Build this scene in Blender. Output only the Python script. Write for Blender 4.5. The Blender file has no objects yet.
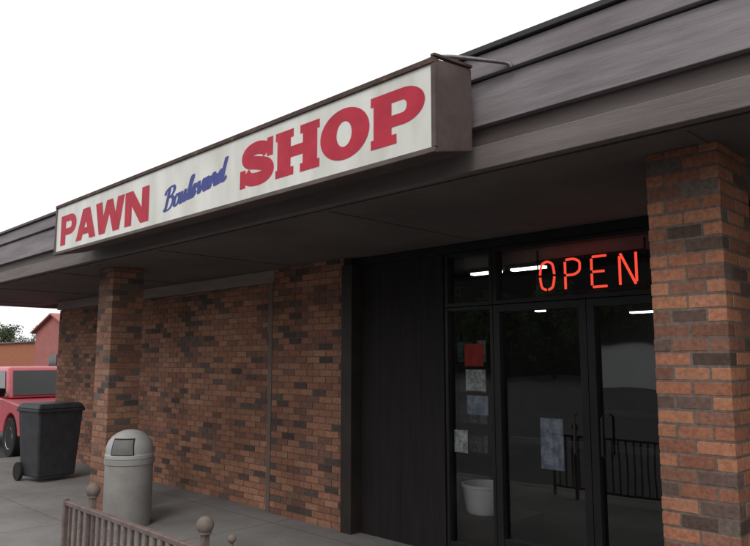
import bpy, bmesh, math, random
from mathutils import Vector, Matrix
R=random.Random(7)
scene=bpy.context.scene
COL=scene.collection
H=1.65

# ---------------------------------------------------------------- materials
def newmat(name):
    m=bpy.data.materials.new(name); m.use_nodes=True
    nt=m.node_tree
    b=nt.nodes["Principled BSDF"]
    return m,nt,b
def noise_mat(name,c1,c2,scale=6.0,rough=0.8,bump=0.15,bscale=60.0,stretch=(1,1,1),metal=0.0,spec=0.4,detail=6,c3=None,c3pos=0.8):
    m,nt,b=newmat(name)
    N=nt.nodes;L=nt.links
    tc=N.new("ShaderNodeTexCoord"); mp=N.new("ShaderNodeMapping"); mp.inputs["Scale"].default_value=stretch
    L.new(tc.outputs["Object"],mp.inputs["Vector"])
    n=N.new("ShaderNodeTexNoise"); n.inputs["Scale"].default_value=scale; n.inputs["Detail"].default_value=detail
    n.inputs["Roughness"].default_value=0.65
    L.new(mp.outputs[0],n.inputs["Vector"])
    r=N.new("ShaderNodeValToRGB")
    r.color_ramp.elements[0].position=0.33; r.color_ramp.elements[0].color=(*c1,1)
    r.color_ramp.elements[1].position=0.60 if c3 else 0.68; r.color_ramp.elements[1].color=(*c2,1)
    if c3:
        e=r.color_ramp.elements.new(c3pos); e.color=(*c3,1)
    L.new(n.outputs["Fac"],r.inputs["Fac"]); L.new(r.outputs["Color"],b.inputs["Base Color"])
    b.inputs["Roughness"].default_value=rough; b.inputs["Metallic"].default_value=metal
    b.inputs["Specular IOR Level"].default_value=spec
    if bump>0:
        n2=N.new("ShaderNodeTexNoise"); n2.inputs["Scale"].default_value=bscale; n2.inputs["Detail"].default_value=4
        L.new(mp.outputs[0],n2.inputs["Vector"])
        bp=N.new("ShaderNodeBump"); bp.inputs["Strength"].default_value=bump; bp.inputs["Distance"].default_value=0.01
        L.new(n2.outputs["Fac"],bp.inputs["Height"]); L.new(bp.outputs[0],b.inputs["Normal"])
    return m
def emit_mat(name,col,s):
    m,nt,b=newmat(name)
    b.inputs["Base Color"].default_value=(*[c*.3 for c in col],1)
    b.inputs["Emission Color"].default_value=(*col,1); b.inputs["Emission Strength"].default_value=s
    return m

def brick_mat(name):
    m,nt,b=newmat(name); N=nt.nodes;L=nt.links
    at=N.new("ShaderNodeAttribute"); at.attribute_name="tint"
    tc=N.new("ShaderNodeTexCoord")
    n=N.new("ShaderNodeTexNoise"); n.inputs["Scale"].default_value=45; n.inputs["Detail"].default_value=8; n.inputs["Roughness"].default_value=0.7
    L.new(tc.outputs["Object"],n.inputs["Vector"])
    mr=N.new("ShaderNodeMapRange"); mr.inputs[1].default_value=0.3; mr.inputs[2].default_value=0.7; mr.inputs[3].default_value=0.62; mr.inputs[4].default_value=1.3
    L.new(n.outputs["Fac"],mr.inputs[0])
    n3=N.new("ShaderNodeTexNoise"); n3.inputs["Scale"].default_value=1.3; n3.inputs["Detail"].default_value=5
    L.new(tc.outputs["Object"],n3.inputs["Vector"])
    mr2=N.new("ShaderNodeMapRange"); mr2.inputs[1].default_value=0.3; mr2.inputs[2].default_value=0.7; mr2.inputs[3].default_value=0.76; mr2.inputs[4].default_value=1.15
    L.new(n3.outputs["Fac"],mr2.inputs[0])
    mm=N.new("ShaderNodeMath"); mm.operation="MULTIPLY"; L.new(mr.outputs[0],mm.inputs[0]); L.new(mr2.outputs[0],mm.inputs[1])
    vm=N.new("ShaderNodeVectorMath"); vm.operation="SCALE"
    L.new(at.outputs["Color"],vm.inputs[0]); L.new(mm.outputs[0],vm.inputs["Scale"])
    L.new(vm.outputs[0],b.inputs["Base Color"])
    b.inputs["Roughness"].default_value=0.85; b.inputs["Specular IOR Level"].default_value=0.25
    bp=N.new("ShaderNodeBump"); bp.inputs["Strength"].default_value=0.35; bp.inputs["Distance"].default_value=0.004
    n4=N.new("ShaderNodeTexNoise"); n4.inputs["Scale"].default_value=160; L.new(tc.outputs["Object"],n4.inputs["Vector"])
    L.new(n4.outputs["Fac"],bp.inputs["Height"]); L.new(bp.outputs[0],b.inputs["Normal"])
    return m

M={}
M["brick"]=brick_mat("brick_masonry")
M["fascia"]=noise_mat("weathered_fascia_paint",(0.175,0.155,0.163),(0.285,0.257,0.268),scale=2.0,stretch=(0.5,1,5),rough=0.75,bump=0.2,bscale=25,c3=(0.34,0.31,0.32))
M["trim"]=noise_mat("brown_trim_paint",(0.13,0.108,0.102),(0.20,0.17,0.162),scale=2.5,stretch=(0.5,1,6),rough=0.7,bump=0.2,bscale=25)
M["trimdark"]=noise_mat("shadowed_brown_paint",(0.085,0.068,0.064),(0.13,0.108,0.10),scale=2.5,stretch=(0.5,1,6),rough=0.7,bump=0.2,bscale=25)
M["header"]=noise_mat("tan_header_paint",(0.22,0.18,0.15),(0.32,0.27,0.23),scale=2.5,stretch=(0.5,1,4),rough=0.7,bump=0.1,bscale=25)
M["strip"]=noise_mat("brown_recess_edge",(0.14,0.105,0.088),(0.20,0.155,0.135),scale=3,rough=0.75,bump=0.1)
M["flash"]=noise_mat("dark_flashing",(0.02,0.018,0.018),(0.04,0.036,0.036),scale=4,rough=0.5,bump=0.1)
M["soffit"]=noise_mat("soffit_paint",(0.10,0.085,0.080),(0.155,0.135,0.125),scale=1.2,rough=0.75,bump=0.12,bscale=12)
M["darkwood"]=noise_mat("dark_panel_boards",(0.007,0.006,0.006),(0.016,0.013,0.012),scale=3,stretch=(6,1,0.6),rough=0.8,bump=0.1)
M["bronze"]=noise_mat("bronze_aluminium",(0.010,0.009,0.009),(0.018,0.016,0.016),scale=5,rough=0.45,bump=0.03,metal=0.2)
M["glow_board"]=noise_mat("glow_board_paint",(0.36,0.33,0.31),(0.42,0.40,0.38),scale=5,rough=0.9,bump=0.03)
M["jamb"]=noise_mat("brown_jamb_paint",(0.02,0.015,0.013),(0.035,0.027,0.023),scale=5,rough=0.6,bump=0.05)
M["signbox"]=noise_mat("sign_cabinet_brown",(0.075,0.052,0.047),(0.12,0.09,0.08),scale=4,rough=0.6,bump=0.12,c3=(0.17,0.11,0.085))
M["rusttrim"]=noise_mat("rusted_sign_trim",(0.055,0.035,0.03),(0.10,0.065,0.05),scale=9,rough=0.8,bump=0.3,c3=(0.27,0.15,0.09),c3pos=0.7)
M["interior"]=noise_mat("interior_wall",(0.045,0.042,0.04),(0.07,0.065,0.06),scale=2,rough=0.9,bump=0.0)
M["roof"]=noise_mat("roof_felt",(0.05,0.05,0.05),(0.08,0.08,0.08),scale=3,rough=0.95)
M["red"]=noise_mat("red_vinyl",(0.44,0.012,0.038),(0.57,0.024,0.056),scale=5,rough=0.6,bump=0.0)
M["blue"]=noise_mat("blue_vinyl",(0.045,0.06,0.25),(0.065,0.09,0.33),scale=5,rough=0.6,bump=0.0)
M["metal"]=noise_mat("galvanised_pipe",(0.12,0.11,0.11),(0.22,0.2,0.2),scale=20,rough=0.45,metal=0.5,bump=0.05)
M["binplastic"]=noise_mat("charcoal_bin_plastic",(0.026,0.028,0.032),(0.045,0.047,0.053),scale=6,rough=0.5,bump=0.08,bscale=120)
M["rubber"]=noise_mat("tyre_rubber",(0.012,0.012,0.012),(0.025,0.024,0.023),scale=20,rough=0.85)
M["aggregate"]=noise_mat("smooth_grey_concrete",(0.25,0.24,0.225),(0.32,0.31,0.295),scale=5,rough=0.8,bump=0.12,bscale=90,detail=5)
M["flap"]=noise_mat("grey_bin_flap",(0.13,0.125,0.12),(0.18,0.175,0.17),scale=6,rough=0.6,bump=0.03)
M["domelid"]=noise_mat("pale_dome_lid",(0.33,0.33,0.32),(0.43,0.43,0.42),scale=5,rough=0.5,bump=0.03)
M["black"]=noise_mat("dark_opening",(0.006,0.006,0.006),(0.012,0.012,0.012),scale=5,rough=0.9,bump=0)
M["rail"]=noise_mat("painted_rail",(0.12,0.085,0.075),(0.20,0.15,0.135),scale=14,rough=0.6,bump=0.15,c3=(0.16,0.07,0.04))
M["ball"]=noise_mat("ball_cap_paint",(0.13,0.10,0.085),(0.20,0.16,0.135),scale=18,rough=0.75,bump=0.1)
M["carpaint"]=noise_mat("red_car_paint",(0.58,0.072,0.10),(0.66,0.095,0.125),scale=2,rough=0.3,bump=0.0,spec=0.6)
M["carglass"]=noise_mat("car_window_glass",(0.015,0.017,0.019),(0.022,0.024,0.027),scale=1,rough=0.08,bump=0,spec=0.35)
M["chrome"]=noise_mat("chrome_trim",(0.45,0.45,0.46),(0.55,0.55,0.56),scale=4,rough=0.25,bump=0,metal=0.9)
M["lens"]=noise_mat("headlight_lens",(0.55,0.56,0.57),(0.7,0.7,0.7),scale=12,rough=0.1,bump=0)
M["bark"]=noise_mat("tree_bark",(0.05,0.038,0.028),(0.10,0.08,0.06),scale=8,stretch=(1,1,0.2),rough=0.95,bump=0.5)
M["leaf"]=noise_mat("foliage",(0.03,0.05,0.022),(0.085,0.115,0.05),scale=0.9,rough=0.8,bump=0,c3=(0.12,0.14,0.07))
M["farbrick"]=noise_mat("far_orange_brick",(0.34,0.12,0.065),(0.44,0.17,0.09),scale=4,rough=0.9)
M["farred"]=noise_mat("far_red_cladding",(0.36,0.12,0.105),(0.43,0.16,0.14),scale=2,rough=0.8)
M["farwhite"]=noise_mat("pale_painted_wall",(0.72,0.73,0.73),(0.82,0.82,0.81),scale=1,rough=0.8,bump=0)
M["fardark"]=noise_mat("dark_screen_wall",(0.03,0.026,0.024),(0.05,0.043,0.04),scale=1,rough=0.9,bump=0)
M["paperwhite"]=noise_mat("white_paper",(0.65,0.66,0.66),(0.8,0.8,0.78),scale=9,rough=0.7,bump=0)
M["papergrey"]=noise_mat("printed_grey_paper",(0.25,0.25,0.25),(0.72,0.72,0.70),scale=28,rough=0.7,bump=0,detail=2)
M["posterred"]=noise_mat("red_poster_print",(0.36,0.02,0.018),(0.58,0.06,0.045),scale=14,rough=0.6,bump=0)
M["posterblue"]=noise_mat("blue_grey_print",(0.10,0.13,0.21),(0.46,0.48,0.53),scale=14,rough=0.6,bump=0)
M["goods1"]=noise_mat("teal_packaging",(0.08,0.25,0.28),(0.3,0.5,0.5),scale=20,rough=0.5,bump=0)
M["goods2"]=noise_mat("pale_packaging",(0.4,0.42,0.45),(0.6,0.6,0.6),scale=25,rough=0.5,bump=0)
M["goods3"]=noise_mat("amber_packaging",(0.35,0.14,0.04),(0.5,0.3,0.1),scale=20,rough=0.5,bump=0)
M["lampface"]=emit_mat("fluorescent_tube",(0.92,1.0,0.95),7.0)
M["neon"]=emit_mat("neon_tube_orange_red",(1.0,0.075,0.04),1.25)

def signface():
    m,nt,b=newmat("sign_acrylic"); N=nt.nodes;L=nt.links
    tc=N.new("ShaderNodeTexCoord")
    mp=N.new("ShaderNodeMapping"); mp.inputs["Scale"].default_value=(3,1,0.9); L.new(tc.outputs["Object"],mp.inputs[0])
    n=N.new("ShaderNodeTexNoise"); n.inputs["Scale"].default_value=1.6; n.inputs["Detail"].default_value=7; L.new(mp.outputs[0],n.inputs[0])
    r=N.new("ShaderNodeValToRGB")
    r.color_ramp.elements[0].position=0.3; r.color_ramp.elements[0].color=(0.60,0.60,0.54,1)
    r.color_ramp.elements[1].position=0.62; r.color_ramp.elements[1].color=(0.80,0.80,0.75,1)
    L.new(n.outputs[0],r.inputs[0]); L.new(r.outputs[0],b.inputs["Base Color"])
    b.inputs["Roughness"].default_value=0.35
    return m
M["signface"]=signface()

def glass_mat():
    m,nt,b=newmat("shop_glass"); N=nt.nodes;L=nt.links
    out=N["Material Output"]; N.remove(b)
    t=N.new("ShaderNodeBsdfTransparent"); t.inputs[0].default_value=(0.86,0.88,0.88,1)
    g=N.new("ShaderNodeBsdfGlossy"); g.inputs["Roughness"].default_value=0.02; g.inputs["Color"].default_value=(0.88,0.9,0.92,1)
    f=N.new("ShaderNodeFresnel"); f.inputs["IOR"].default_value=1.5
    k=N.new("ShaderNodeMath"); k.operation="MULTIPLY"; k.inputs[1].default_value=2.3; k.use_clamp=True; L.new(f.outputs[0],k.inputs[0])
    tc=N.new("ShaderNodeTexCoord"); n=N.new("ShaderNodeTexNoise"); n.inputs["Scale"].default_value=1.1; L.new(tc.outputs["Object"],n.inputs[0])
    bp=N.new("ShaderNodeBump"); bp.inputs["Strength"].default_value=0.06; bp.inputs["Distance"].default_value=0.05; L.new(n.outputs[0],bp.inputs["Height"])
    L.new(bp.outputs[0],g.inputs["Normal"])
    mx=N.new("ShaderNodeMixShader"); L.new(k.outputs[0],mx.inputs[0]); L.new(t.outputs[0],mx.inputs[1]); L.new(g.outputs[0],mx.inputs[2])
    L.new(mx.outputs[0],out.inputs["Surface"])
    return m
M["glass"]=glass_mat()

def ground_mat(name,c1,c2,joint=None,aggr=90):
    m,nt,b=newmat(name); N=nt.nodes;L=nt.links
    tc=N.new("ShaderNodeTexCoord")
    n=N.new("ShaderNodeTexNoise"); n.inputs["Scale"].default_value=0.7; n.inputs["Detail"].default_value=9; n.inputs["Roughness"].default_value=0.7
    L.new(tc.outputs["Object"],n.inputs[0])
    r=N.new("ShaderNodeValToRGB"); r.color_ramp.elements[0].position=0.3; r.color_ramp.elements[0].color=(*c1,1)
    r.color_ramp.elements[1].position=0.7; r.color_ramp.elements[1].color=(*c2,1)
    L.new(n.outputs[0],r.inputs[0]); col=r.outputs[0]
    n2=N.new("ShaderNodeTexNoise"); n2.inputs["Scale"].default_value=aggr; n2.inputs["Detail"].default_value=3; L.new(tc.outputs["Object"],n2.inputs[0])
    mr=N.new("ShaderNodeMapRange"); mr.inputs[3].default_value=0.7; mr.inputs[4].default_value=1.3; L.new(n2.outputs[0],mr.inputs[0])
    vm=N.new("ShaderNodeVectorMath"); vm.operation="SCALE"; L.new(col,vm.inputs[0]); L.new(mr.outputs[0],vm.inputs["Scale"]); col=vm.outputs[0]
    if joint:
        sx=N.new("ShaderNodeSeparateXYZ"); L.new(tc.outputs["Object"],sx.inputs[0])
        prev=None
        for ax in (0,1):
            d=N.new("ShaderNodeMath"); d.operation="DIVIDE"; d.inputs[1].default_value=joint; L.new(sx.outputs[ax],d.inputs[0])
            fr=N.new("ShaderNodeMath"); fr.operation="FRACT"; L.new(d.outputs[0],fr.inputs[0])
            lt=N.new("ShaderNodeMath"); lt.operation="LESS_THAN"; lt.inputs[1].default_value=0.006; L.new(fr.outputs[0],lt.inputs[0])
            if prev is None: prev=lt
            else:
                mxn=N.new("ShaderNodeMath"); mxn.operation="MAXIMUM"; L.new(prev.outputs[0],mxn.inputs[0]); L.new(lt.outputs[0],mxn.inputs[1]); prev=mxn
        mx=N.new("ShaderNodeMixRGB"); L.new(prev.outputs[0],mx.inputs[0]); L.new(col,mx.inputs[1]); mx.inputs[2].default_value=(0.09,0.085,0.08,1); col=mx.outputs[0]
    L.new(col,b.inputs["Base Color"]); b.inputs["Roughness"].default_value=0.9; b.inputs["Specular IOR Level"].default_value=0.2
    bp=N.new("ShaderNodeBump"); bp.inputs["Strength"].default_value=0.3; bp.inputs["Distance"].default_value=0.005; L.new(n2.outputs[0],bp.inputs["Height"]); L.new(bp.outputs[0],b.inputs["Normal"])
    return m
M["asphalt"]=ground_mat("asphalt",(0.055,0.055,0.057),(0.09,0.09,0.09))
M["concrete"]=ground_mat("sidewalk_concrete",(0.15,0.14,0.135),(0.29,0.28,0.27),joint=1.5)
M["kerb"]=ground_mat("kerb_concrete",(0.18,0.17,0.16),(0.25,0.24,0.23))
M["whitepaint"]=ground_mat("lot_line_paint",(0.5,0.5,0.48),(0.7,0.7,0.68))
M["tile"]=ground_mat("shop_floor",(0.05,0.045,0.04),(0.07,0.065,0.06))

# ---------------------------------------------------------------- mesh builder
class MB:
    def __init__(s): s.v=[]; s.f=[]; s.c=[]; s.cur=(1,1,1)
    def add(s,vs,fs):
        o=len(s.v); s.v+= [tuple(p) for p in vs]
        for f in fs: s.f.append([i+o for i in f]); s.c.append(s.cur)
        return s
    def box(s,x0,x1,y0,y1,z0,z1):
        return s.add([(x0,y0,z0),(x1,y0,z0),(x1,y1,z0),(x0,y1,z0),(x0,y0,z1),(x1,y0,z1),(x1,y1,z1),(x0,y1,z1)],
              [(0,3,2,1),(4,5,6,7),(0,1,5,4),(1,2,6,5),(2,3,7,6),(3,0,4,7)])
    def frustum(s,b,t):   # b,t = (x0,x1,y0,y1,z)
        return s.add([(b[0],b[2],b[4]),(b[1],b[2],b[4]),(b[1],b[3],b[4]),(b[0],b[3],b[4]),(t[0],t[2],t[4]),(t[1],t[2],t[4]),(t[1],t[3],t[4]),(t[0],t[3],t[4])],
              [(0,3,2,1),(4,5,6,7),(0,1,5,4),(1,2,6,5),(2,3,7,6),(3,0,4,7)])
    def cyl(s,p0,p1,r0,r1=None,n=16):
        r1=r0 if r1 is None else r1
        p0=Vector(p0);p1=Vector(p1); d=(p1-p0).normalized()
        a=d.orthogonal().normalized(); b=d.cross(a)
        vs=[]
        for p,r in((p0,r0),(p1,r1)):
            for i in range(n):
                t=2*math.pi*i/n; vs.append(p+a*math.cos(t)*r+b*math.sin(t)*r)
        fs=[(i,(i+1)%n,n+(i+1)%n,n+i) for i in range(n)]+[tuple(reversed(range(n))),tuple(range(n,2*n))]
        return s.add(vs,fs)
    def tube(s,pts,r,n=10):
        pts=[Vector(p) for p in pts]; vs=[];m=len(pts)
        a=None
        for i,p in enumerate(pts):
            d=(pts[min(i+1,m-1)]-pts[max(i-1,0)]).normalized()
            if a is None: a=d.orthogonal().normalized()
            a=(a-d*a.dot(d)).normalized(); b=d.cross(a)
            for k in range(n):
                t=2*math.pi*k/n; vs.append(p+a*math.cos(t)*r+b*math.sin(t)*r)
        fs=[]
        for i in range(m-1):
            for k in range(n): fs.append((i*n+k,i*n+(k+1)%n,(i+1)*n+(k+1)%n,(i+1)*n+k))
        fs+= [tuple(reversed(range(n))),tuple(range((m-1)*n,m*n))]
        return s.add(vs,fs)
    def lathe(s,prof,n=32,c=(0,0,0),axis="z"):
        vs=[]
        for r,z in prof:
            for k in range(n):
                t=2*math.pi*k/n
                if axis=="z": vs.append((c[0]+r*math.cos(t),c[1]+r*math.sin(t),c[2]+z))
                else: vs.append((c[0]+r*math.cos(t),c[1]+z,c[2]+r*math.sin(t)))
        fs=[]
        for i in range(len(prof)-1):
            for k in range(n): fs.append((i*n+k,i*n+(k+1)%n,(i+1)*n+(k+1)%n,(i+1)*n+k))
        fs+=[tuple(reversed(range(n))),tuple(range((len(prof)-1)*n,len(prof)*n))]
        return s.add(vs,fs)
    def sphere(s,c,r,n=20):
        prof=[(max(1e-4,r*math.sin(math.pi*i/12)),-r*math.cos(math.pi*i/12)) for i in range(13)]
        return s.lathe(prof,n,c)
    def extr(s,poly,y0,y1):  # poly in xz, extruded along y
        n=len(poly)
        vs=[(x,y0,z) for x,z in poly]+[(x,y1,z) for x,z in poly]
        return s.add(vs,[tuple(range(n)),tuple(reversed(range(n,2*n)))]+[(i,i+n,(i+1)%n+n,(i+1)%n) for i in range(n)])
    def extrx(s,poly,x0,x1):  # poly in yz, extruded along x
        n=len(poly)
        vs=[(x0,y,z) for y,z in poly]+[(x1,y,z) for y,z in poly]
        return s.add(vs,[tuple(range(n)),tuple(reversed(range(n,2*n)))]+[(i,i+n,(i+1)%n+n,(i+1)%n) for i in range(n)])
    def done(s,name,mat,parent=None,smooth=False,bevel=0,tint=False,recalc=True,loc=None,rotz=None,segs=2):
        me=bpy.data.meshes.new(name); me.from_pydata(s.v,[],s.f); me.update()
        if tint:
            a=me.color_attributes.new("tint","FLOAT_COLOR","CORNER")
            for p in me.polygons:
                for li in p.loop_indices: a.data[li].color=(*s.c[p.index],1)
        if recalc:
            bm=bmesh.new(); bm.from_mesh(me); bmesh.ops.recalc_face_normals(bm,faces=bm.faces); bm.to_mesh(me); bm.free()
        me.materials.append(mat)
        o=bpy.data.objects.new(name,me); COL.objects.link(o)
        if smooth:
            for p in me.polygons: p.use_smooth=True
            me.set_sharp_from_angle(angle=math.radians(38))
        if bevel>0:
            b=o.modifiers.new("bevel","BEVEL"); b.width=bevel; b.segments=segs; b.limit_method="ANGLE"; b.angle_limit=math.radians(35)
        if parent: o.parent=parent
        if loc: o.location=loc
        if rotz is not None: o.rotation_euler=(0,0,rotz)
        return o
def empty(name,label=None,cat=None,loc=(0,0,0),rotz=0,group=None,parent=None):
    e=bpy.data.objects.new(name,None); COL.objects.link(e); e.location=loc; e.rotation_euler=(0,0,rotz); e.empty_display_size=0.2
    if label: e["label"]=label
    if cat: e["category"]=cat
    if group: e["group"]=group
    if parent: e.parent=parent
    return e
def tag(o,label,cat,group=None):
    o["label"]=label; o["category"]=cat
    if group: o["group"]=group
    return o
def box(name,mat,parent,*b,bevel=0):
    return MB().box(*b).done(name,mat,parent,bevel=bevel)

# ---------------------------------------------------------------- ground
g=MB().add([(-400,-400,-0.12),(400,-400,-0.12),(400,400,-0.12),(-400,400,-0.12)],[(0,1,2,3)]).done("ground",M["asphalt"]); g["kind"]="structure"
sw=MB().box(-12.95,6,1.55,4.92,-0.125,0.0).done("sidewalk",M["concrete"],bevel=0.01); sw["kind"]="structure"
kb=MB().box(-13.1,6,1.39,1.545,-0.13,0.004).box(-13.1,-12.955,1.55,4.9,-0.13,0.004).done("kerb",M["kerb"],bevel=0.015); kb["kind"]="structure"
ml=MB()
for i in range(8): 
    x=-20-2.8*i; ml.add([(x,3,-0.116),(x+0.1,3,-0.116),(x+0.1,8,-0.116),(x,8,-0.116)],[(0,1,2,3)])
ml=ml.done("parking_markings",M["whitepaint"]); ml["kind"]="structure"

# ---------------------------------------------------------------- shop building
B=empty("shop_building","single-storey brick shop with deep dark canopy over the entrance","shop",loc=(0,0,0))
PAL=[(0.345,0.168,0.108),(0.305,0.142,0.090),(0.37,0.192,0.125),(0.32,0.150,0.098),(0.26,0.124,0.084),(0.35,0.175,0.108)]
def tint(dark=0.14):
    r=R.random()
    if r<dark: k=R.uniform(0.8,1.5); return (0.095*k,0.069*k,0.060*k)
    if r<dark+0.18: k=R.uniform(.8,1.2); return (0.20*k,0.108*k,0.078*k)
    c=R.choice(PAL); k=R.uniform(0.88,1.08); return (c[0]*k,c[1]*k,c[2]*k)
MORT=(0.165,0.13,0.11)
CH=0.0677; JT=0.009
def column(name,x0,y0,z1,w=0.40,d=None,dark=0.13,tone=(1,1,1)):
    mb=MB(); d=d or w; x1=x0+w;y1=y0+d
    mb.cur=MORT; mb.box(x0+0.006,x1-0.006,y0+0.006,y1-0.006,0,z1)
    hx=w/2; hy=d/2; q=0.093
    n=int(z1/CH)+1
    for c in range(n):
        za=c*CH; zb=min(za+CH-JT,z1-0.002)
        if zb-za<0.01: continue
        def br(a,b,c_,dd):
            t=tint(dark); mb.cur=tuple(t[i]*tone[i] for i in range(3)); j=R.uniform(-0.0016,0.0016); e=R.uniform(-.001,.001)
            mb.box(a+j+0.0045,b+j-0.0045,c_+j+0.0045,dd+j-0.0045,za+e+.0005,zb+e)
        if c%2==0:
            for yy in (y0,y1-q):
                br(x0,x0+hx,yy,yy+q); br(x0+hx,x1,yy,yy+q)
            br(x0,x0+q,y0+q,y1-q); br(x1-q,x1,y0+q,y1-q)
        else:
            for xx in (x0,x1-q):
                br(xx,xx+q,y0,y0+hy); br(xx,xx+q,y0+hy,y1)
            br(x0+q,x1-q,y0,y0+q); br(x0+q,x1-q,y1-q,y1)
    return mb.done(name,M["brick"],B,tint=True,bevel=0.003,segs=1)
SOF=2.68
column("column",-1.475,3.40,SOF,w=0.355,d=0.42,tone=(1.14,1.02,.95))
column("column",-7.88,3.40,SOF,w=0.37)
column("column",4.6,3.40,SOF)

def brickwall(name,x0,x1,y,z1,thick=0.1,dark=0.2,k=1.0):
    mb=MB(); mb.cur=tuple(c*k*.9 for c in MORT); mb.box(x0+0.003,x1-0.003,y+0.006,y+thick,0,z1)
    n=int(z1/CH)+1; L=0.203
    for c in range(n):
        za=c*CH; zb=min(za+CH-JT,z1-0.002)
        if zb-za<0.01: continue
        x=x0-(L/2 if c%2 else 0)
        while x<x1:
            a=max(x,x0);b=min(x+L,x1)
            if b-a>0.03:
                t=tint(dark); mb.cur=(t[0]*k,t[1]*k,t[2]*k); j=R.uniform(-0.0016,0.0016)
                mb.box(a+0.0045,b-0.0045,y+j,y+thick-0.01,za,zb)
            x+=L
    return mb.done(name,M["brick"],B,tint=True)
WX=-12.8
brickwall("wall",WX,-6.40,4.85,2.53,dark=0.13,k=1.12)
brickwall("wall",-6.40,-5.22,4.77,SOF,thick=0.2,dark=0.13,k=1.02)
box("end_wall",M["farbrick"],B,WX,WX+.12,4.952,12,0,3.1)
box("back_wall",M["interior"],B,WX+.12,5.9,11.9,12,0,3.1)
box("end_wall",M["farbrick"],B,5.9,6.0,4.952,12,0,3.1)
box("partition_wall",M["interior"],B,-7.2,-7.1,4.96,11.895,0,2.85)
box("shop_floor",M["tile"],B,-7.1,5.9,4.93,11.9,-0.1,0.012)
box("shop_ceiling",M["interior"],B,-7.1,5.9,4.97,11.9,2.86,2.9)
box("header_board",M["header"],B,WX,-6.405,4.80,4.95,2.535,SOF-0.003,bevel=0.004)
box("header_board",M["bronze"],B,-5.2,5.9,4.86,5.0,2.60,SOF-0.003,bevel=0.004)
box("corner_strip",M["strip"],B,-6.47,-6.403,4.765,4.845,0.0,2.53)
box("door_jamb",M["jamb"],B,-5.21,-5.06,4.73,4.95,0,2.597,bevel=0.004)
box("glow_board",M["glow_board"],B,-3.9,-1.5,5.05,5.08,2.47,2.858)  # added board behind the neon, there to catch its red glow
box("display_ledge",M["jamb"],B,-4.3,-3.48,5.0,5.6,0.013,0.31,bevel=0.005)
pm=MB(); x=-5.055
while x<-4.0:
    pm.box(x,x+0.2635,4.86+R.uniform(0,0.001),4.95,0,2.597); x+=0.265
pm.done("panel_wall",M["darkwood"],B,bevel=0.002)
so=MB().box(-14.2,6.6,3.02,4.96,SOF,SOF+0.03)
so.done("soffit",M["soffit"],B)
sb=MB()
x=-13.4
while x<6: sb.box(x,x+0.035,3.05,4.76,SOF-0.006,SOF-0.0005); x+=2.44
sb.box(-14.1,6.5,3.08,3.12,SOF-0.014,SOF-0.0065)
sb.done("soffit_batten",M["soffit"],B)
Z=lambda z:z+H
box("fascia_trim",M["trim"],B,-14.25,6.65,2.955,3.02,Z(1.005),Z(1.135),bevel=0.004)
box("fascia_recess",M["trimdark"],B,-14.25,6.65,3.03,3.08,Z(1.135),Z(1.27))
def boards(mb,xs,y0,y1,z0,z1):
    for a,b in zip(xs[:-1],xs[1:]):
        j=R.uniform(-0.002,0.002); mb.box(a+0.001,b-0.001,y0+j,y1,z0+R.uniform(-.001,.001),z1)
fb=MB(); boards(fb,[-14.25,-9.2,-4.6,0.3,4.4,6.65],2.985,3.05,Z(1.255),Z(1.50)); fb.done("fascia_board",M["fascia"],B,bevel=0.003)
fb=MB(); boards(fb,[-14.25,-10.4,-6.0,1.8,4.4,6.65],2.955,3.05,Z(1.512),Z(1.635)); fb.done("fascia_board",M["fascia"],B,bevel=0.003)
box("roof_flashing",M["flash"],B,-14.3,6.7,2.93,3.2,Z(1.64),Z(1.672),bevel=0.004)
box("roof",M["roof"],B,-14.25,6.65,3.09,12.3,2.95,Z(1.635))
box("canopy_end",M["fascia"],B,-14.25,-14.205,3.09,12.0,2.66,2.945)

# glazing
YG=4.90
def frame_rect(mb,x0,x1,z0,z1,t=0.05,y0=None,y1=None):
    y0=YG-0.05 if y0 is None else y0; y1=YG+0.05 if y1 is None else y1
    mb.box(x0,x0+t,y0,y1,z0,z1).box(x1-t,x1,y0,y1,z0,z1).box(x0+t,x1-t,y0,y1,z1-t,z1).box(x0+t,x1-t,y0,y1,z0,z0+t)
def glazed(name,x0,x1,z0,z1,t=0.045,bottom=None):
    mb=MB(); frame_rect(mb,x0,x1,z0,z1,t)
    if bottom: mb.box(x0+t,x1-t,YG-0.045,YG+0.045,z0+t,z0+bottom)
    f=mb.done(name,M["bronze"],B,bevel=0.003)
    gl=MB().add([(x0+t*.8,YG,z0+t*.8),(x1-t*.8,YG,z0+t*.8),(x1-t*.8,YG,z1-t*.8),(x0+t*.8,YG,z1-t*.8)],[(0,1,2,3)]).done("pane",M["glass"],f)
    return f
DOORZ=2.11
glazed("window",-3.97,-3.455,0.0,DOORZ,t=0.03,bottom=0.12)
d1=glazed("door",-3.45,-2.605,0.01,DOORZ,t=0.06,bottom=0.22)
d2=glazed("door",-2.60,-1.755,0.01,DOORZ,t=0.06,bottom=0.22)
for d,xx in((d1,-2.71),(d2,-2.49)):
    MB().tube([(xx,YG-0.05,0.95),(xx,YG-0.09,0.965),(xx,YG-0.09,1.235),(xx,YG-0.05,1.25)],0.009).done("handle",M["jamb"],d,smooth=True)
for d,a,b in((d1,-3.38,-2.68),(d2,-2.53,-1.83)):
    box("push_bar",M["bronze"],d,a,b,YG+0.05,YG+0.085,0.98,1.03,bevel=0.005)
glazed("window",-1.75,-0.4,0.0,DOORZ,bottom=0.25)
glazed("window",-0.395,1.2,0.0,DOORZ,bottom=0.25)
for a,b in((-3.97,-3.455),(-3.45,-1.755),(-1.75,-0.4),(-0.395,1.2)):
    glazed("window",a,b,DOORZ+0.005,2.595,t=0.035)
brickwall("wall",1.21,5.9,4.85,2.60)

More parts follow.
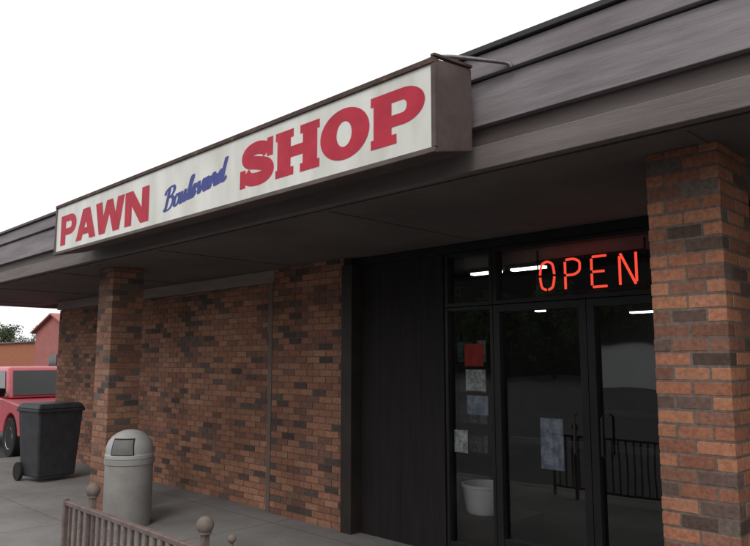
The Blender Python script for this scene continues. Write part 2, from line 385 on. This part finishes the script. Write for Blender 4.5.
for (a,b,y,zt) in((-5.65,-5.2,7.5,2.775),(-5.02,-4.55,7.5,2.775),(-5.7,-4.65,5.45,2.775),(-5.2,-4.75,11.2,2.42),(-5.31,-5.19,8.5,2.32)):  # fixture nearest the window is added out of view to brighten the tub
    f=box("ceiling_light",M["metal"],B,a-0.02,b+0.02,y-0.07,y+0.07,zt+.025,zt+.08)
    for xx in(a+.02,b-.02):
        if zt<2.7: MB().cyl((xx,y,zt+.081),(xx,y,2.859),.004).done("hanger",M["metal"],f)
    MB().box(a,b,y-0.045,y+0.045,zt,zt+.024).done("lamp_tube",M["lampface"],f)

# ---------------------------------------------------------------- lettering tools
def catmull(pts,n=8):
    P=[Vector(p) for p in pts]; P=[P[0]*2-P[1]]+P+[P[-1]*2-P[-2]]; out=[]
    for i in range(1,len(P)-2):
        p0,p1,p2,p3=P[i-1:i+3]
        for k in range(n):
            t=k/n; out.append(0.5*((2*p1)+(-p0+p2)*t+(2*p0-5*p1+4*p2-p3)*t*t+(-p0+3*p1-3*p2+p3)*t**3))
    out.append(P[-2]); return out
class Lett:
    def __init__(s,x0,z0,sx,sz,y,shear=0,rot=0):
        s.mb=MB(); s.x0=x0;s.z0=z0;s.sx=sx;s.sz=sz;s.y=y;s.k=0;s.shear=shear;s.rot=rot
    def T(s,x,z,yy):
        X=(x+s.shear*z)*s.sx; Zz=z*s.sz
        c,si=math.cos(s.rot),math.sin(s.rot)
        return (s.x0+X*c-Zz*si,yy,s.z0+X*si+Zz*c)
    def poly(s,pts):
        s.k+=1; yy=s.y-0.00008*s.k
        s.mb.add([s.T(x,z,yy) for x,z in pts],[tuple(range(len(pts)))])
    def ring(s,cx,cz,ro,ri,a0=0,a1=360,n=32):
        s.k+=1; yy=s.y-0.00008*s.k; vs=[]
        for i in range(n+1):
            t=math.radians(a0+(a1-a0)*i/n)
            vs.append(s.T(cx+ro[0]*math.cos(t),cz+ro[1]*math.sin(t),yy)); vs.append(s.T(cx+ri[0]*math.cos(t),cz+ri[1]*math.sin(t),yy))
        s.mb.add(vs,[(2*i,2*i+1,2*i+3,2*i+2) for i in range(n)])
    def ribbon(s,pts,w,nib=None):
        c=catmull([(a,b,0) for a,b in pts],8); s.k+=1
        vs=[]
        for i,p in enumerate(c):
            d=(c[min(i+1,len(c)-1)]-c[max(i-1,0)]).normalized(); nn=Vector((-d.y,d.x,0))
            if nib is not None:
                vert=abs(d.y); o=nn*(w/2)*(0.42+0.75*vert**1.5)
            else: o=nn*w/2
            yy=s.y-0.00008*s.k-0.0000015*i
            vs.append(s.T(p.x+o.x,p.y+o.y,yy)); vs.append(s.T(p.x-o.x,p.y-o.y,yy))
        s.mb.add(vs,[(2*i,2*i+1,2*i+3,2*i+2) for i in range(len(c)-1)])
def rc(a,b,c,d): return [(a,c),(b,c),(b,d),(a,d)]

# ---------------------------------------------------------------- big shop sign
SX0,SX1=-7.08,-2.17; SY=2.60; SZ0,SZ1=Z(1.03),Z(1.515)
S=empty("shop_sign","long white lightbox sign with red and blue lettering on the fascia","sign",loc=(SX0,SY,SZ0))
def P(o,par=S):
    o.parent=par; o.matrix_parent_inverse=Matrix.Translation(-par.location); return o
cab=MB().extrx([(SY+0.02,SZ0),(2.90,SZ0+0.062),(2.90,SZ1+0.03),(SY+0.02,SZ1)],SX0,SX1)
P(cab.done("cabinet",M["signbox"],bevel=0.006))
fr=MB(); t=0.024
fr.box(SX0,SX1,SY-0.012,SY+0.018,SZ0-0.004,SZ0+t)
fr.box(SX0-0.003,SX0+t,SY-0.010,SY+0.018,SZ0+t,SZ1-t).box(SX1-t,SX1+0.003,SY-0.010,SY+0.018,SZ0+t,SZ1-t)
P(fr.done("frame",M["signbox"],bevel=0.003))
tt=MB(); tt.box(SX0,SX1,SY-0.014,SY+0.018,SZ1-t,SZ1+0.006)
tt.add([(SX1-.02,SY-0.016,SZ1+.007),(SX1+.008,SY-.016,SZ1+.007),(SX1+.008,2.90,SZ1+.034),(SX1-.02,2.90,SZ1+.034),
        (SX1-.02,SY-0.016,SZ1+.022),(SX1+.008,SY-.016,SZ1+.022),(SX1+.008,2.90,SZ1+.05),(SX1-.02,2.90,SZ1+.05)],
        [(0,3,2,1),(4,5,6,7),(0,1,5,4),(1,2,6,5),(2,3,7,6),(3,0,4,7)])
P(tt.done("top_trim",M["rusttrim"],bevel=0.003))
P(MB().box(SX0+t,SX1-t,SY,SY+0.017,SZ0+t,SZ1-t).done("face_panel",M["signface"]))
for x in (SX0+0.4,-4.6,SX1-0.35): P(MB().box(x,x+0.05,2.91,2.985,SZ1-.06,SZ1-0.02).done("mounting_bracket",M["signbox"]))
LY=SY-0.0006
# PAWN
h=0.292; sx=0.375
l=Lett(-6.95,Z(1.103),sx,h,LY)
l.poly(rc(0,.33,0,1)); l.poly(rc(.33,.6,.77,1)); l.poly(rc(.33,.6,.32,.55)); l.ring(.6,.66,(.39,.34),(.08,.11),-90,90)
o=.99
l.poly([(o,0),(o+.35,0),(o+.75,1),(o+.37,1)]); l.poly([(o+1.16,0),(o+.81,0),(o+.41,1),(o+.79,1)]); l.poly(rc(o+.3,o+.85,.17,.38))
o=2.12
l.poly([(o-.01,1),(o+.34,1),(o+.54,0),(o+.22,0)]); l.poly([(o+.23,0),(o+.54,0),(o+.91,1),(o+.59,1)])
l.poly([(o+.96,0),(o+1.27,0),(o+.91,1),(o+.59,1)]); l.poly([(o+1.16,1),(o+1.51,1),(o+1.28,0),(o+.96,0)])
o=3.67
l.poly(rc(o,o+.33,0,1)); l.poly(rc(o+.79,o+1.12,0,1)); l.poly([(o,1),(o+.37,1),(o+1.12,0),(o+.75,0)])
P(l.mb.done("lettering",M["red"],recalc=False))
# SHOP
h=0.292; l=Lett(-3.88,Z(1.130),1.64/4.61,h,LY)
l.ribbon([(.86,.68),(.78,.79),(.55,.855),(.31,.82),(.20,.70),(.28,.58),(.55,.505),(.82,.41),(.90,.28),(.79,.175),(.55,.14),(.30,.18),(.17,.32)],.305)
l.poly(rc(.84,1.02,.58,1.0)); l.poly(rc(.0,.18,.0,.42))
o=1.10
for a in (.05,.76): l.poly(rc(o+a,o+a+.38,.14,.86))
l.poly(rc(o+.43,o+.76,.38,.62))
for a in(0,.69):
    l.poly(rc(o+a,o+a+.51,0,.18)); l.poly(rc(o+a,o+a+.51,.82,1))
o=2.32
l.ring(o+.58,.5,(.58,.515),(.18,.255),0,360,48)
o=3.51
l.poly(rc(o+.06,o+.44,.18,.82)); l.poly(rc(o,o+.54,0,.18)); l.poly(rc(o,o+.66,.82,1)); l.poly(rc(o+.44,o+.66,.78,.82)); l.poly(rc(o+.44,o+.66,.32,.54))
l.ring(o+.66,.66,(.44,.34),(.09,.12),-90,90)
P(l.mb.done("lettering",M["red"],recalc=False))
# script
l=Lett(-4.91,Z(1.138),0.192,0.168,LY,shear=0.38,rot=math.radians(6.5))
w=0.205
strokes=[[(.2,.94),(.17,.5),(.12,.02)],[(-.10,.72),(-.03,.88),(.2,.98),(.48,.96),(.60,.80),(.50,.62),(.22,.53)],[(.22,.53),(.52,.50),(.66,.28),(.50,.04),(.20,-.02),(-.05,.08)],
[(1.02,.49),(.86,.46),(.77,.22),(.88,.02),(1.04,.05),(1.14,.27),(1.02,.48),(1.12,.40),(1.26,.46)],
[(1.28,.51),(1.26,.16),(1.34,.01),(1.46,.12),(1.57,.51)],[(1.57,.51),(1.56,.14),(1.63,.01),(1.74,.12)],
[(1.76,.14),(1.90,.50),(1.99,.85),(1.93,.94),(1.86,.75),(1.85,.18),(1.93,.01),(2.04,.12)],
[(2.04,.14),(2.2,.22),(2.32,.38),(2.22,.50),(2.10,.34),(2.11,.1),(2.22,.0),(2.42,.2)],
[(2.42,.32),(2.52,.50),(2.58,.3),(2.66,.03),(2.82,.25),(2.87,.50),(2.98,.42)],
[(3.24,.45),(3.12,.50),(2.99,.27),(3.04,.03),(3.18,.08),(3.29,.48)],[(3.30,.50),(3.30,.14),(3.38,.01),(3.47,.14)],
[(3.47,.14),(3.55,.52),(3.64,.42),(3.76,.45)],[(3.77,.45),(3.74,.14),(3.81,.01),(3.92,.12)],
[(4.16,.45),(4.04,.50),(3.92,.27),(3.96,.03),(4.10,.08),(4.22,.5),(4.28,.94)],[(4.28,.94),(4.23,.4),(4.24,.12),(4.33,.0),(4.50,.14)]]
for st in strokes: l.ribbon(st,w,1)
P(l.mb.done("script_lettering",M["blue"],recalc=False))
P(MB().tube(catmull([(-2.34,2.72,SZ1+0.004),(-2.33,2.72,SZ1+0.07),(-2.24,2.78,SZ1+0.085),(-2.08,2.89,SZ1+0.05),(-1.97,2.94,SZ1+0.015),(-1.95,2.952,SZ1-0.01)],6),0.011).done("conduit",M["metal"],smooth=True))

# ---------------------------------------------------------------- neon OPEN
NX,NZ=-3.07,Z(0.56)
NE=empty("neon_sign","lit orange-red neon OPEN sign hanging inside the shop glass","neon sign",loc=(NX,YG+0.09,NZ))
def Pn(o): return P(o,NE)
lh=0.235; yy=YG+0.085
nm=MB(); w=0.128; gap=0.228
def seg(pts,ox,smooth=True):
    q=[(NX+ox+a*w,yy,NZ+b*lh) for a,b in pts]
    nm.tube(catmull(q,6) if smooth else q,0.0100,10)
seg([(.42,.02),(.12,.12),(0,.4),(0,.47)],0); seg([(0,.55),(0,.62),(.12,.9),(.5,1.0),(.88,.9),(1,.62),(1,.55)],0); seg([(1,.47),(1,.4),(.88,.12),(.58,.02)],0)
seg([(0,0),(0,.42)],gap,False); seg([(0,.52),(0,.93)],gap,False); seg([(.08,1.0),(.6,1.0),(.95,.9),(1.0,.74),(.93,.58),(.6,.48),(.1,.47)],gap)
seg([(0,0.06),(0,.44)],2*gap,False); seg([(0,0.56),(0,.94)],2*gap,False)
for zz in (0,.5,1): seg([(.07,zz),(.95 if zz!=.5 else .8,zz)],2*gap,False)
seg([(0,0),(0,.92)],3*gap,False); seg([(.06,1.0),(.94,0.0)],3*gap,False); seg([(1,.08),(1,1)],3*gap,False)
Pn(nm.done("letter_tube",M["neon"],smooth=True))
bk=MB()
for zz in(-0.02,lh+0.02): bk.box(NX-0.06,NX+3*gap+w+0.06,yy+0.03,yy+0.04,NZ+zz-0.006,NZ+zz+0.006)
for xx in(NX-0.05,NX+3*gap+w+0.05): bk.box(xx-0.005,xx+0.005,yy+0.041,yy+0.05,NZ-0.03,NZ+lh+0.11)
Pn(bk.done("mounting_grid",M["black"]))

# ---------------------------------------------------------------- posters & interior things
def poster(x0,x1,z0,z1,mat,label,grp=None):
    return tag(MB().box(x0,x1,YG+0.006,YG+0.009,z0,z1).done("poster",mat),label,"poster",grp)
poster(-3.06,-2.86,0.81,1.20,M["posterblue"],"blue and white notice taped inside the door glass")
poster(-3.80,-3.60,1.60,1.79,M["posterred"],"red poster taped inside the narrow side window")
poster(-3.79,-3.58,1.39,1.57,M["papergrey"],"white printed notice taped below the red poster")
poster(-3.78,-3.56,1.19,1.35,M["posterblue"],"pale blue printed notice taped inside the side window")
poster(-3.925,-3.78,0.86,1.05,M["papergrey"],"small pale notice taped low inside the side window")
rk=empty("display_rack","dark metal display rack standing inside the shop window","rack",loc=(-4.38,5.80,0.012))
mb=MB()
for dx in(-.3,.3):
    for dy in(-.16,.16): mb.box(dx-.015,dx+.015,dy-.015,dy+.015,0.,1.95)
mb.done("upright",M["bronze"],rk)
SHZ=[0.72,1.0,1.30,1.6]
for z in SHZ: MB().box(-.285,.285,-.145,.145,z,z+.02).done("shelf",M["bronze"],rk)
mats=["goods1","goods2","goods3","posterred","papergrey"]
for si,z in enumerate(SHZ):
    x=-.26
    while x<.2:
        wd=R.uniform(.08,.17); hh=R.uniform(.14,.23)
        m_=M[R.choice(mats)]
        b=MB().box(0,wd,0,.16,0,hh).box(wd*.1,wd*.9,-.002,0.0005,hh*.2,hh*.8).done("goods_box",m_,bevel=0.004,loc=(-4.38+x,5.69,0.012+z+.0205))
        tag(b,"small printed carton on the display rack shelf","box","goods on the display rack"); x+=wd+.03
bu=MB().lathe([(0.15,0),(0.165,0.02),(0.19,0.22),(0.203,0.225),(0.203,0.25),(0.185,0.25),(0.14,0.05)],32,(-3.86,5.24,0.3105)).done("bucket",M["paperwhite"],smooth=True)
tag(bu,"white plastic tub on the low ledge inside the window","tub")
ct=empty("shop_counter","dark glass-topped counter inside the shop","counter",loc=(-2.6,8.6,0.012))
MB().box(-1.8,1.8,-.3,.3,0,.95).done("body",M["darkwood"],ct,bevel=0.01)
MB().box(-1.85,1.85,-.34,.34,.953,.99).done("top",M["interior"],ct,bevel=0.005)

# ---------------------------------------------------------------- litter bin (dome top)
lb=empty("litter_bin","smooth grey litter bin with pale dome lid beside the brick pier","litter bin",loc=(-6.98,3.42,0.0),rotz=math.radians(45))
pr=[(0.20,0),(0.225,0.0),(0.228,0.05),(0.235,0.06),(0.235,0.60),(0.244,0.61),(0.244,0.66),(0.23,0.665)]
MB().lathe(pr,48).done("body",M["aggregate"],lb,smooth=True)
dm=[(0.215,0.666),(0.240,0.668),(0.240,0.70),(0.232,0.71),(0.232,0.74)]+[(0.232*math.cos(a)+0.0005,0.74+0.205*math.sin(a)) for a in [math.pi/2*i/14 for i in range(1,15)]]
MB().lathe(dm,48).done("dome_lid",M["domelid"],lb,smooth=True)
def domer(z): return 0.232 if z<0.74 else 0.232*math.sqrt(max(0,1-((z-.74)/.205)**2))
K=8
def patch(z0,dz,hw0,off):
    vs=[]
    for j in range(K+1):
        z=z0+dz*j/K; hw=hw0*(1-.12*j/K)
        for i in range(K+1):
            xx=-hw+2*hw*i/K; rr=domer(z)+off; vs.append((xx,-math.sqrt(rr*rr-xx*xx),z))
    return MB().add(vs,[(j*(K+1)+i,j*(K+1)+i+1,(j+1)*(K+1)+i+1,(j+1)*(K+1)+i) for j in range(K) for i in range(K)])
patch(.705,.165,.118,.003).done("opening_surround",M["black"],lb,smooth=True)
patch(.713,.145,.108,.0065).done("flap",M["flap"],lb,smooth=True)

# ---------------------------------------------------------------- wheelie bin
wb=empty("wheeled_bin","charcoal plastic wheeled rubbish bin with closed lid by the brick wall","bin",loc=(-10.36,3.88,0.0),rotz=math.radians(8))
wb.scale=(.84,.82,1)
MB().frustum((-.28,.28,-.33,.33,0.06),(-.345,.345,-.395,.395,0.98)).done("body",M["binplastic"],wb,bevel=0.03)
MB().box(-.365,.365,-.415,.415,0.94,0.985).done("rim",M["binplastic"],wb,bevel=0.012)
MB().frustum((-.375,.375,-.42,.42,0.988),(-.31,.31,-.36,.36,1.055)).done("lid",M["binplastic"],wb,bevel=0.02)
MB().tube([(-.38,-.3,.93),(-.44,-.3,.96),(-.44,.3,.96),(-.38,.3,.93)],.016).done("handle",M["binplastic"],wb,smooth=True)
for yy_ in(-.40,.34):
    MB().lathe([(.04,0),(.12,0.0),(.125,.012),(.125,.048),(.12,.06),(.04,.06)],24,(-.27,yy_,.125),"y").done("wheel",M["rubber"],wb,smooth=True)

# ---------------------------------------------------------------- railing
RY=1.90; RZ=0.75; RE=-2.5
fe=empty("railing","low brown metal picket railing with ball-capped posts along the sidewalk","railing",loc=(-4.7,RY,0))
def Pf(o): return P(o,fe)
Pf(MB().box(-4.72,RE,RY-.018,RY+.018,RZ-.028,RZ).box(-4.72,RE,RY-.014,RY+.014,.10,.13).done("rail",M["rail"],bevel=0.004))
pk=MB(); x=-4.655
while x<RE-.03:
    j=R.uniform(-.003,.003)
    pk.box(x-.009+j,x+.009+j,RY-.009,RY+.009,.129,RZ-.027); x+=.085
Pf(pk.done("picket",M["rail"],bevel=0.002))
for px in(-4.42,-3.12):
    Pf(MB().box(px-.018,px+.018,RY+.019,RY+.055,0,RZ+.055).done("post",M["rail"],bevel=0.004))
    Pf(MB().sphere((px,RY+.037,RZ+.095),.043).lathe([(.024,0),(.032,.004),(.032,.014),(.016,.024)],20,(px,RY+.037,RZ+.050)).done("ball_cap",M["ball"],smooth=True))
for px in(-4.735,RE+.015):
    Pf(MB().box(px-.015,px+.015,RY-.015,RY+.015,0,RZ+.01).done("post",M["rail"],bevel=0.004))
Pf(MB().cyl((-2.83,RY,RZ),(-2.83,RY,RZ+.07),.010,.007).sphere((-2.83,RY,RZ+.085),.020).done("finial",M["ball"],smooth=True))

# ---------------------------------------------------------------- red pickup
tk=empty("pickup_truck","red pickup truck parked past the end of the shop","truck",loc=(-15.62,5.46,-0.12),rotz=math.radians(-2))
def arch(cx,r,z0,n=12):
    a0=math.asin((z0-.36)/r)
    return [(cx-r*math.cos(a),.36+r*math.sin(a)) for a in [a0+(math.pi-2*a0)*i/n for i in range(n+1)]]
body=[(-2.6,.5)]+arch(-1.55,.44,.42)+arch(1.65,.44,.42)+[(2.35,.42),(2.5,.5),(2.52,.7),(2.46,.86),(2.25,.95),(1.2,1.04),(-.5,1.06),(-.52,1.02),(-2.6,1.0)]
MB().extr(body,-.88,.88).done("body",M["carpaint"],tk,bevel=0.05,segs=3)
MB().frustum((-.45,1.25,-.82,.82,1.05),(-.36,.50,-.64,.64,1.64)).done("cab",M["carpaint"],tk,bevel=0.06,segs=3)
def lerp(a,b,t): return a+(b-a)*t
def wsq(t0,t1,off=.012):
    n=Vector((.59,0,.75)).normalized()*off
    pts=[]
    for t,s in((t0,-1),(t0,1),(t1,1),(t1,-1)):
        hw=lerp(.82,.64,t)-.08
        pts.append(Vector((lerp(1.25,.5,t),s*hw,lerp(1.05,1.64,t)))+n)
    return pts
MB().add(wsq(.08,.86),[(0,1,2,3)]).done("windscreen",M["carglass"],tk)
for s in(-1,1):
    n=Vector((0,s*.59,.18)).normalized()*.012
    def sp(x,t): return Vector((x,s*lerp(.82,.64,t),lerp(1.05,1.64,t)))+n
    MB().add([sp(-.33,.12),sp(.98,.12),sp(.42,.86),sp(-.27,.86)],[(0,1,2,3)]).done("side_window",M["carglass"],tk)
    MB().box(.95,1.1,s*.9-.06,s*.9+.06,1.08,1.24).done("mirror",M["black"],tk,bevel=0.02)
    MB().box(2.44,2.535,s*.66-.16,s*.66+.16,.70,.84).done("headlight",M["lens"],tk,bevel=0.02)
MB().box(2.45,2.53,-.48,.48,.66,.83).done("grille",M["black"],tk,bevel=0.01)
MB().box(2.46,2.60,-.86,.86,.42,.58).done("bumper",M["chrome"],tk,bevel=0.03)
MB().box(-2.4,-.62,-.78,.78,1.0,1.03).done("bed_cover",M["black"],tk)
for wx in(-1.55,1.65):
    for s in(-1,1):
        cy=s*.80
        w_=empty("wheel",parent=tk,loc=(wx,cy,.36))
        MB().lathe([(.20,-.09),(.33,-.10),(.36,-.08),(.36,.08),(.33,.10),(.20,.09)],32,(0,0,0),"y").done("tyre",M["rubber"],w_,smooth=True)
        MB().lathe([(.03,-.07*1),(.07,-.085),(.08,-.06),(.17,-.075),(.205,-.095),(.21,-.08),(.21,.08),(.205,.095),(.17,.075),(.08,.06),(.07,.085),(.03,.07)],24,(0,0,0),"y").done("rim",M["chrome"],w_,smooth=True)

# ---------------------------------------------------------------- distant buildings
fb1=empty("brick_building","low orange brick building across the parking lot","building",loc=(-66,22,-0.12))
MB().box(-9,5.5,0,14,0,3.3).done("wall",M["farbrick"],fb1)
MB().box(-9.2,5.7,-.2,14.2,3.3,3.42).done("roof",M["trim"],fb1)
fb2=empty("red_building","small reddish gabled building beyond the lot","building",loc=(-57.4,20.0,-0.12))
MB().extr([(0,0),(7,0),(7,3.9),(3.5,5.1),(0,3.9)],0,9).done("wall",M["farred"],fb2)
MB().add([(-.3,-.3,3.83),(3.5,-.3,5.14),(3.5,9.3,5.14),(-.3,9.3,3.83),(-.3,-.3,3.93),(3.5,-.3,5.26),(3.5,9.3,5.26),(-.3,9.3,3.93)],[(0,3,2,1),(4,5,6,7),(0,1,5,4),(1,2,6,5),(2,3,7,6),(3,0,4,7)]).add(
 [(7.3,-.3,3.83),(3.501,-.3,5.14),(3.501,9.3,5.14),(7.3,9.3,3.83),(7.3,-.3,3.93),(3.501,-.3,5.26),(3.501,9.3,5.26),(7.3,9.3,3.93)],[(0,3,2,1),(4,5,6,7),(0,1,5,4),(1,2,6,5),(2,3,7,6),(3,0,4,7)]).done("roof",M["farred"],fb2)
MB().box(3.2,4.6,-.06,-.003,0.0,2.2).done("door",M["carglass"],fb2)
fb3=empty("white_building","low white painted building across the street","building",loc=(-23,-34,-0.12))
MB().box(0,7.0,-8,0,0,2.75).done("wall",M["farwhite"],fb3)
MB().box(-.2,7.2,-8.2,.2,2.75,2.9).done("roof",M["roof"],fb3)
fb4=empty("reflection_screen","long dark block added across the street to darken the glass reflections","building",loc=(-62,-60,-0.12))  # added out of view so the shop glass reflects dark instead of sky
MB().box(0,85,-12,0,0,14).done("wall",M["fardark"],fb4)
MB().box(-.3,85.3,-12.3,.3,14,14.4).done("roof",M["roof"],fb4)

# ---------------------------------------------------------------- trees
def tree_meshes(seed,h):
    r=random.Random(seed); cr=MB()
    tr=MB(); pts=[(0,0,0),(.05,0,h*.2),(.1,.08,h*.45),(.0,.1,h*.8)]; rad=[.22,.17,.12,.04]
    for i in range(3): tr.cyl(pts[i],pts[i+1],rad[i],rad[i+1],10)
    cl=[]
    for i in range(34):
        t=r.uniform(0,2*math.pi); zz=r.uniform(.25,1.0); w_=math.sin(min(1,(zz-.17)/.85)*math.pi)**.6*h*.40
        q=w_*math.sqrt(r.uniform(.1,1)); cl.append((q*math.cos(t),q*math.sin(t),zz*h*.93,r.uniform(.10,.17)*h))
    for c in cl[:10]:
        z0=max(h*.2,c[2]-h*.25); tr.cyl((.05,.05,z0),(c[0],c[1],c[2]),.06,.015,6)
    for c in cl:
        for k in range(95):
            d=Vector((r.gauss(0,1),r.gauss(0,1),r.gauss(0,.8))); d=d.normalized()*(r.random()**.45)*c[3]
            p=Vector(c[:3])+d; s=r.uniform(.10,.2)*h/8
            u=Vector((r.gauss(0,1),r.gauss(0,1),r.gauss(0,1))).normalized(); v=u.orthogonal().normalized()
            cr.add([p-u*s,p-v*s*.6,p+u*s,p+v*s*.6],[(0,1,2,3)])
    return tr,cr
protos=[]
for i,hh in enumerate((6.6,7.4)):
    tr,cr=tree_meshes(11+i,hh); protos.append((tr,cr,hh))
pos=[]
for i in range(16): pos.append((-90+R.uniform(-3,3)-i*.4,12+i*2.6,R.uniform(.84,1.04),0))
for i in range(14): pos.append((-62+i*5.6+R.uniform(-1,1),-47+R.uniform(-2,2),R.uniform(1.0,1.3),1))
made={}
for i,(x,y,s,far) in enumerate(pos):
    pi=i%2
    e=empty("tree","leafy green broadleaf tree "+("beyond the parking lot" if not far else "across the street"),"tree",loc=(x,y,-0.12),rotz=R.uniform(0,6),group="trees lining the lot" if not far else "trees across the street")
    e.scale=(s,s,s)
    if pi not in made:
        tr,cr,hh=protos[pi]
        a=tr.done("trunk",M["bark"],e,smooth=True); b=cr.done("crown",M["leaf"],e,recalc=False); made[pi]=(a,b)
    else:
        for src in made[pi]:
            c=src.copy(); c.parent=e; COL.objects.link(c)

# ---------------------------------------------------------------- world, sun, camera
w=bpy.data.worlds.new("World"); scene.world=w; w.use_nodes=True
nt=w.node_tree; N=nt.nodes; L=nt.links
bg=N["Background"]; sky=N.new("ShaderNodeTexSky"); sky.sky_type="NISHITA"; sky.sun_disc=False
EL=math.radians(48); AZ=math.radians(150)
sky.sun_elevation=EL; sky.sun_rotation=AZ; sky.air_density=1.0; sky.dust_density=3.0
mx=N.new("ShaderNodeMixRGB"); mx.inputs[0].default_value=0.90; mx.inputs[2].default_value=(11.8,11.7,11.7,1)
L.new(sky.outputs[0],mx.inputs[1]); L.new(mx.outputs[0],bg.inputs[0]); bg.inputs[1].default_value=0.107
sl=bpy.data.lights.new("sun","SUN"); sl.energy=0.9; sl.angle=math.radians(20); sl.color=(1,0.97,0.93)
so_=bpy.data.objects.new("sun",sl); COL.objects.link(so_)
d=Vector((math.sin(AZ)*math.cos(EL),math.cos(AZ)*math.cos(EL),math.sin(EL)))
so_.rotation_euler=d.to_track_quat("Z","Y").to_euler()
cam=bpy.data.cameras.new("camera"); co=bpy.data.objects.new("camera",cam); COL.objects.link(co)
cam.sensor_width=36; cam.lens=33.6; cam.clip_end=1500; cam.clip_start=0.05
co.location=(0,0,H); co.rotation_euler=(math.radians(97.1),0,math.radians(45))
scene.camera=co
scene.view_settings.view_transform="Standard"; scene.view_settings.look="None"; scene.view_settings.exposure=0
